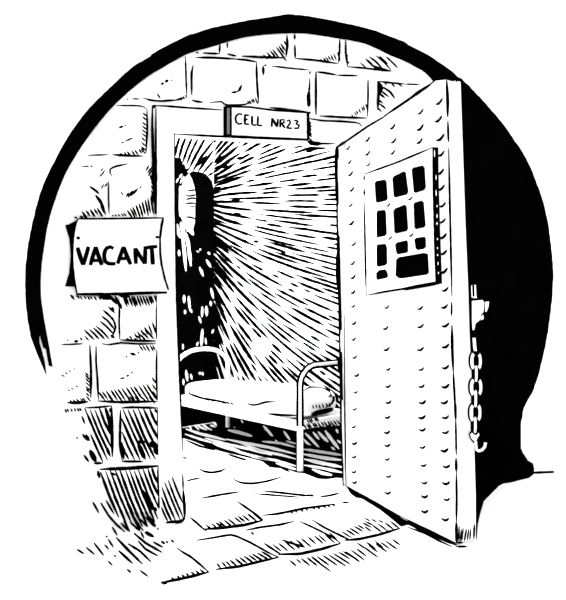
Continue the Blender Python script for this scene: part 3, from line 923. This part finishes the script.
m = MB()
m.strokes(EDGE.off(.0), [(1.2, (471.4, 301), (471.8, 330), (472.2, 352)), (1.6, (472, 300), (482, 299)), (2, (472, 331), (472.8, 336))], t=.004)
m.build('ink_line', INK, keeper)

# =================================================================== CHAIN
CP = EDGE.off(.022)
ppx = CP.at(476, 400).y / F
chain = thing('door_chain', 'short white chain with a hook, hanging from the bolt keeper of the open door', 'chain', CP.at(475, 352))
ex = (CP.at(480, 400) - CP.at(470, 400)).normalized()
ez = Vector((0, 0, 1))
ey = CP.n


def link(cx, cy, hw, hh, r, face, rim):
    """one oval chain link, wire radius r pixels, seen flat (face) or edge on"""
    q = MB()
    c = CP.at(cx, cy)
    sx = 1.0 / max(.3, abs(ex.x))
    ax = ex if face else ey
    nrm = ey if face else ex
    s_ = ppx
    n, k = 32, 16
    rg = []
    for i in range(n):
        a = 2 * math.pi * i / n
        ca, sa = math.cos(a), math.sin(a)
        w_ = (hw - r) * s_ * (sx if face else 1)
        h_ = (hh - r) * s_
        p = ax * (math.copysign(abs(ca) ** .8, ca) * w_) + ez * (math.copysign(abs(sa) ** .8, sa) * h_)
        t = (ax * (-sa * w_) + ez * (ca * h_)).normalized()
        out = t.cross(nrm).normalized()
        rg.append([q.bm.verts.new(c + p + (out * math.cos(b) + nrm * math.sin(b)) * r * s_) for b in [2 * math.pi * j / k + .314 for j in range(k)]])
    for i in range(n):
        for j in range(k):
            f = q.face([rg[i][j], rg[(i + 1) % n][j], rg[(i + 1) % n][(j + 1) % k], rg[i][(j + 1) % k]])
            f.normal_update()
            a = 2 * math.pi * (i + .5) / n
            f.material_index = 1 if abs(f.normal.dot(ey)) < (rim if face else .82) or (face and abs(math.sin(a)) > .86) else 0  # face link ends blacked in as shade where links interlock
    return q.build('link', [PAINT, INK], chain, smooth=False)


for cx, cy, hw, hh, r, face in [(475, 361, 7.2, 10.4, 2.5, 1), (474.6, 373.4, 3.4, 9.3, 2.5, 0), (475, 387, 7.8, 10.4, 2.6, 1), (474.0, 398.4, 3.4, 9.8, 2.5, 0), (474.4, 412.6, 7.4, 10.6, 2.5, 1), (473.6, 424.6, 3.4, 9.2, 2.5, 0)]:
    link(cx, cy, hw, hh, r, face, .75)
m = MB()
m.tube([CP.at(474, 338), CP.at(474.6, 345), CP.at(475.4, 352.5)], 1.5 * ppx, 10)
m.build('shackle', [PAINT, INK], chain)
m = MB()
m.prism(CP, [(470.2, 434.6), (472, 432.6), (474.8, 435.4), (477, 434.8), (478.6, 432.8), (479.4, 435), (477, 438.6), (475.6, 442.4), (474, 441), (471.6, 438.6)], -.006, .006, 0, 1)
m.prism(CP, [(469, 433.6), (471, 430.6), (480, 431.4), (480.6, 435), (478, 439.6), (475.8, 445), (472.6, 442), (470.4, 439)], -.008, -.0065, 1)
m.tube([CP.at(475.6, 441), CP.at(476, 446), CP.at(476.4, 449.6), CP.at(478.6, 451), CP.at(482, 450), CP.at(484.6, 447), CP.at(485.6, 442.6)], 1.35 * ppx, 10)
hook = m.build('hook', [PAINT, INK], chain)
# =================================================================== VACANT NOTICE
NP = WALL.off(.030)
sign = thing('notice_sheet', 'curled white notice lettered VACANT pinned to the stones left of the doorway', 'notice', WALL.at(118, 294, .02))
le_ = [(77.6, 219), (76, 223.6), (73.3, 236), (72.3, 255), (73, 268), (74.6, 281), (77, 294.2)]
ri_ = [(163.4, 218), (161.6, 226), (160.2, 238), (160, 250), (161.6, 264), (165, 279), (168.4, 292.4)]
m = MB()
nx = 14
gv = []
for side_d in (0, -.004):
    g = []
    for i in range(len(le_)):
        row = []
        for j in range(nx + 1):
            f = j / nx
            x = le_[i][0] + (ri_[i][0] - le_[i][0]) * f
            y = le_[i][1] + (ri_[i][1] - le_[i][1]) * f
            bul = -.008 * (abs(f - .5) * 2) ** 3 * abs(math.cos(i / 6 * math.pi))
            row.append(m.bm.verts.new(NP.at(x, y, bul + side_d)))
        g.append(row)
    gv.append(g)
for g, rev in ((gv[0], 0), (gv[1], 1)):
    for i in range(len(g) - 1):
        for j in range(nx):
            m.face([g[i][j], g[i + 1][j], g[i + 1][j + 1], g[i][j + 1]])
border = [(0, j) for j in range(nx + 1)] + [(i, nx) for i in range(1, 7)] + [(6, j) for j in range(nx - 1, -1, -1)] + [(i, 0) for i in range(5, 0, -1)]
for a, b in zip(border, border[1:] + border[:1]):
    m.face([gv[0][a[0]][a[1]], gv[0][b[0]][b[1]], gv[1][b[0]][b[1]], gv[1][a[0]][a[1]]])
m.build('sheet', PAPER, sign)
m = MB()
m.prism(WALL, [(66, 225), (70, 224), (77.5, 220), (120, 222), (158, 221), (158, 291), (80, 291), (76, 286.6), (66, 286.4), (70, 273), (71.6, 256), (70.4, 239)], .0065, .021)  # notice's cast shadow, built as a black sheet behind it
bb = m.build('shade_backing', DARK, sign)
m = MB()
m.strokes(NP, [(1.4, (78, 218.8), (120, 218.6), (163.6, 217.8)), (2.0, (163.4, 218), (161.6, 226), (160.2, 238)), (1.6, (160.2, 238), (160.2, 252), (161.6, 264), (165, 279), (168.6, 290)),
               (2.6, (77, 294.2), (100, 294.2), (124, 293.8), (150, 292.8), (167, 292.6)), (1.6, (78, 219), (76, 223.6), (73.3, 236), (72.3, 255), (73, 268), (74.6, 281), (77, 294))], t=.002, taper=.8)
m.build('ink_line', INK, sign)
m = MB()
LP = NP.off(.0005)
m.strokes(LP, [(3.7, (77.6, 247.4), (80.4, 257), (83.2, 265)), (3.5, (83.4, 265), (86, 256), (88.6, 246.6)),
               (3.5, (90.4, 265.2), (93, 256), (95.8, 246.8)), (3.7, (95.8, 246.8), (98.6, 256), (102, 265.2)), (2.9, (92, 260.6), (100, 260.4)),
               (3.5, (113.6, 248.4), (110.6, 246.8), (107.4, 247.4), (104.4, 252), (104.2, 257), (105.4, 261.6), (109.4, 264), (115.6, 263.6)),
               (3.5, (117.8, 263.8), (120.6, 255), (123.6, 246.8)), (3.7, (123.6, 246.8), (127, 256), (130.8, 264.4)), (2.9, (120, 258.6), (128, 258.4)),
               (3.5, (136, 263.8), (135.6, 255), (135.2, 248)), (3.4, (135.4, 248.4), (140, 256), (145, 263.6)), (3.5, (145.2, 264), (145.2, 256), (145.4, 247.6)),
               (3.2, (143.6, 248), (150, 247.2), (157.4, 246.4)), (3.7, (151.8, 247.6), (152.4, 256), (153, 264.6))], t=.002, taper=.85, wob=.05)
m.build('lettering', INK, sign)
for pts in ([(77, 237.2), (80, 238.6)], [(156, 237), (159.2, 237.2)]):
    m = MB()
    m.stroke(NP, pts, 2.4, t=.006, taper=.6)
    m.build('tack', INK, sign)

# =================================================================== CELL NUMBER PLATE
CPN = WALL.off(.04)
plate_t = thing('number_plate', 'small white plate lettered CELL NR23 fixed over the doorway', 'sign', WALL.at(269, 139, .012))
m = MB()
m.prism(WALL, [(231, 106.6), (307.8, 112.4), (308.3, 139.4), (231, 136)], .0, .04)
pl_ = m.build('board', PAPER, plate_t)
m = MB()
m.strokes(CPN, [(1.6, (231, 106.6), (250, 107), (275, 110.4), (308, 112.4)), (2.4, (308, 112), (308.4, 139.6)), (2.0, (230.6, 136), (270, 138), (308.4, 139.6)), (1.5, (231, 106.6), (231, 136))], t=.002, taper=.9)
H(CPN, (268, 108.6), (280, 110), (1.2, 1.8), (1.2, 1.8), 5, 1.3)
H(CPN, (297, 111), (306, 112), (1.4, 1.4), (1.4, 1.4), 4, 1.4)
m.stroke(WALL.off(.012), [(309, 111.6), (309.6, 114)], 3, t=.02)
m.prism(WALL, [(225.6, 106), (231, 105.6), (231, 136.4), (225.6, 137)], .0124, .036)
m.mi = 2
m.prism(WALL, [(227.2, 108), (229.8, 108), (229.8, 134), (227.2, 134)], .0362, .038)
m.build('edge_line', [INK, PAINT, GREY], plate_t)
z = lambda x, y: (220 + x / 5.66, 95 + y / 5.66)
words = [(1.6, [(126, 110), (112, 104), (96, 110), (87, 128), (92, 154), (108, 165), (126, 160)]),
               (1.7, [(142, 110), (141, 166)]), (1.4, [(140, 112), (164, 115)]), (1.4, [(142, 138), (158, 138)]), (1.4, [(140, 163), (166, 166)]),
               (1.7, [(182, 117), (182, 168)]), (1.3, [(182, 168), (206, 171)]), (1.6, [(216, 119), (213, 172)]), (1.4, [(213, 171), (240, 173)]),
               (1.7, [(293, 180), (296, 130)]), (1.7, [(296, 131), (324, 181)]), (1.6, [(324, 181), (329, 134)]),
               (1.7, [(341, 183), (343, 138)]), (1.4, [(343, 139), (362, 139), (368, 150), (360, 160), (345, 161)]), (1.5, [(348, 160), (369, 186)]),
               (1.5, [(378, 147), (392, 140), (402, 150), (392, 168), (378, 186)]), (1.5, [(378, 186), (408, 189)]),
               (1.5, [(420, 144), (446, 145), (430, 163)]), (1.5, [(430, 163), (448, 168), (452, 178), (446, 188), (420, 188)])]
for lo_w, hi_w in ((0, 270), (270, 500)):
    m = MB()
    for w, pts in words:
        if lo_w <= pts[0][0] < hi_w:
            m.stroke(CPN, [z(*p) for p in pts], w * 1.08, t=.002, taper=.75, wob=.08)
    m.build('lettering', INK, plate_t)

# =================================================================== BED
bed = thing('bed_frame', 'narrow white iron bedstead with rounded end rails against the cell wall', 'bed', NF + U * BL * .5 + Wv * BW * .5)
Z = Vector((0, 0, 1))
HFp, FFp = HN + Wv * BW, NF + Wv * BW


def arch_pts(a, b, top_, rad_w, rad_h, z0):
    w_ = (b - a).normalized()
    L = (b - a).length
    pts = [a + Z * z0, a + Z * ((z0 + top_ - rad_h) / 2), a + Z * (top_ - rad_h)]
    for i in range(1, 11):
        t = math.pi / 2 * i / 10
        pts.append(a + w_ * (rad_w * (1 - math.cos(t))) + Z * (top_ - rad_h + rad_h * math.sin(t)))
    for i in range(0, 11):
        t = math.pi / 2 * i / 10
        pts.append(b - w_ * (rad_w * (1 - math.sin(t))) + Z * (top_ - rad_h + rad_h * math.cos(t)))
    pts += [b + Z * ((z0 + top_ - rad_h) / 2), b + Z * z0]
    out = [pts[0]]
    for p in pts[1:]:
        if (p - out[-1]).length > 1e-4:
            out.append(p)
    return out


TR = .023
ZR0, ZR1 = .268, .335
m = MB()
m.tube(arch_pts(NF, FFp, .705, .15, .13, ZR1 - .03), TR * 1.15, seg=44, rim=.93)
m.build('footboard', [PAINT, INK], bed, smooth=False)
m = MB()
m.tube(arch_pts(HN, HFp, .71, .25, .16, ZR1 - .03), TR * .98, seg=32, rim=.6)
m.build('headboard', [PAINT, INK], bed)
for a in (NF, FFp, HN, HFp):
    m = MB()
    m.tube([a, a + Z * .15, a + Z * (ZR1 - .03)], TR * (.95 if a is NF else .85), seg=20, rim=.3 if a is NF else None)
    m.build('leg', [PAINT, INK], bed)
for a, b in ((NF, HN), (FFp, HFp)):
    m = MB()
    m.box(a - Wv * .014 + Z * ZR0, b - a, Wv * .028, Z * (ZR1 - ZR0))
    m.build('side_rail', PAINT, bed, bevel=.005)
for a, b in ((NF, FFp), (HN, HFp)):
    m = MB()
    m.box(a - U * .012 + Z * (ZR0 + .01), b - a, U * .024, Z * (ZR1 - ZR0 - .01))
    m.build('end_rail', PAINT, bed, bevel=.004)
m = MB()
m.box(NF + Wv * .015 + U * .02 + Z * (ZR0 + .02), U * (BL - .04), Wv * (BW - .03), Z * .02)
m.build('bed_base', PAINT, bed)
# hatching on the end rail at the foot
FP = Plane(NF - U * .0125, U)
m = MB()
m.hatch(FP, (303, 424), (340, 420), (3, 5), (4, 5), 13, 1.4)
m.hatch(FP, (306, 419), (316, 417), (3, 4), (3, 4), 5, 1.4)
m.build('ink_hatching', INK, bed)['kind'] = 'stuff'

# =================================================================== MATTRESS
mz0 = ZR0 + .0405
mc = NF + U * (BL * .5 + .01) + Wv * (BW * .5 - .03)
mat = bpy.data.meshes.new('mattress')
bm = bmesh.new()
nu, nv = 48, 24
A, B = BL * .5 - .03, BW * .5 - .015
rings = []
sp = lambda c, e: math.copysign(abs(c) ** e, c)
for i in range(1, nv):
    ph = -math.pi / 2 + math.pi * i / nv
    ring = []
    for j in range(nu):
        th = 2 * math.pi * j / nu
        cx, cy, cz = sp(math.cos(ph), .36) * sp(math.cos(th), .38), sp(math.cos(ph), .36) * sp(math.sin(th), .5), sp(math.sin(ph), .62)
        f = (cx + 1) / 2                       # 0 at the foot, 1 at the head
        hz = (.205 - .055 * f) * .5
        hz *= 1 + .05 * math.sin(cx * 7 + 1) * (1 if cz > 0 else 0)
        ring.append(bm.verts.new(mc + U * (A * cx) + Wv * (B * cy) + Z * (mz0 + hz + hz * cz)))
    rings.append(ring)
for i in range(len(rings) - 1):
    for j in range(nu):
        bm.faces.new([rings[i][j], rings[i][(j + 1) % nu], rings[i + 1][(j + 1) % nu], rings[i + 1][j]])
bm.faces.new(rings[0][::-1])
bm.faces.new(rings[-1])
bmesh.ops.recalc_face_normals(bm, faces=bm.faces[:])
bvh = BVHTree.FromBMesh(bm)
bm.to_mesh(mat)
bm.free()
mat.materials.append(CLOTH)
for p in mat.polygons:
    p.use_smooth = True
mattress = bpy.data.objects.new('mattress', mat)
COL.objects.link(mattress)
mattress['label'] = 'thin lumpy white mattress lying on the iron bedstead in the cell'
mattress['category'] = 'mattress'


class Draped:
    """pen strokes that follow the mattress surface"""
    n = Vector((-.3, -.8, .4))

    def at(s, px, py, d=0.0):
        r = rayd(px, py).normalized()
        h = bvh.ray_cast(EYE, r)
        k = 0
        while h[0] is None and k < 60:
            k += 1
            py += .5 if py < 392 else -.5
            h = bvh.ray_cast(EYE, rayd(px, py).normalized())
        if h[0] is None:
            h = bvh.find_nearest(EYE + r * 5.0)
        return h[0] + h[1] * d


DR = Draped()
def mattress_ink(lst, hatches=()):
    global m
    m = MB()
    m.strokes(DR, lst, t=.004)
    for a, b, v0, v1, n, w in hatches:
        m.hatch(DR, a, b, v0, v1, n, w, t=.004)
    return m.build('crease_shade_line', INK, mattress)


mattress_ink([(1.5, (188, 388), (190.6, 391), (189, 393.4), (195, 395.6), (203, 398.2), (215, 400), (230, 403.4))], [((203, 397.4), (230, 402), (3.2, 2.2), (4.2, 3), 9, 1.5)])
mattress_ink([(1.6, (247, 402.4), (251, 405.2), (258, 404.4), (266, 401.8), (275, 401.6))])
mattress_ink([(1.6, (268, 413.4), (280, 414.5), (297, 415))])  # shadow under the mattress, drawn as an ink line
mattress_ink([(1.8, (304, 391), (309, 387.6), (316, 386.6), (323, 387.6), (329, 391), (333, 394), (333.6, 399), (331, 404), (325, 407.4))])
stuff(mattress_ink([(1.6, (311, 414.6), (322, 413), (332, 411)), (1.6, (311, 413), (322, 411.4), (333, 409.4)), (1.6, (314, 411.4), (322, 410), (333, 407.8))], [((312, 405), (329, 402.6), (1.2, 4), (1, 4), 6, 1.2)]))
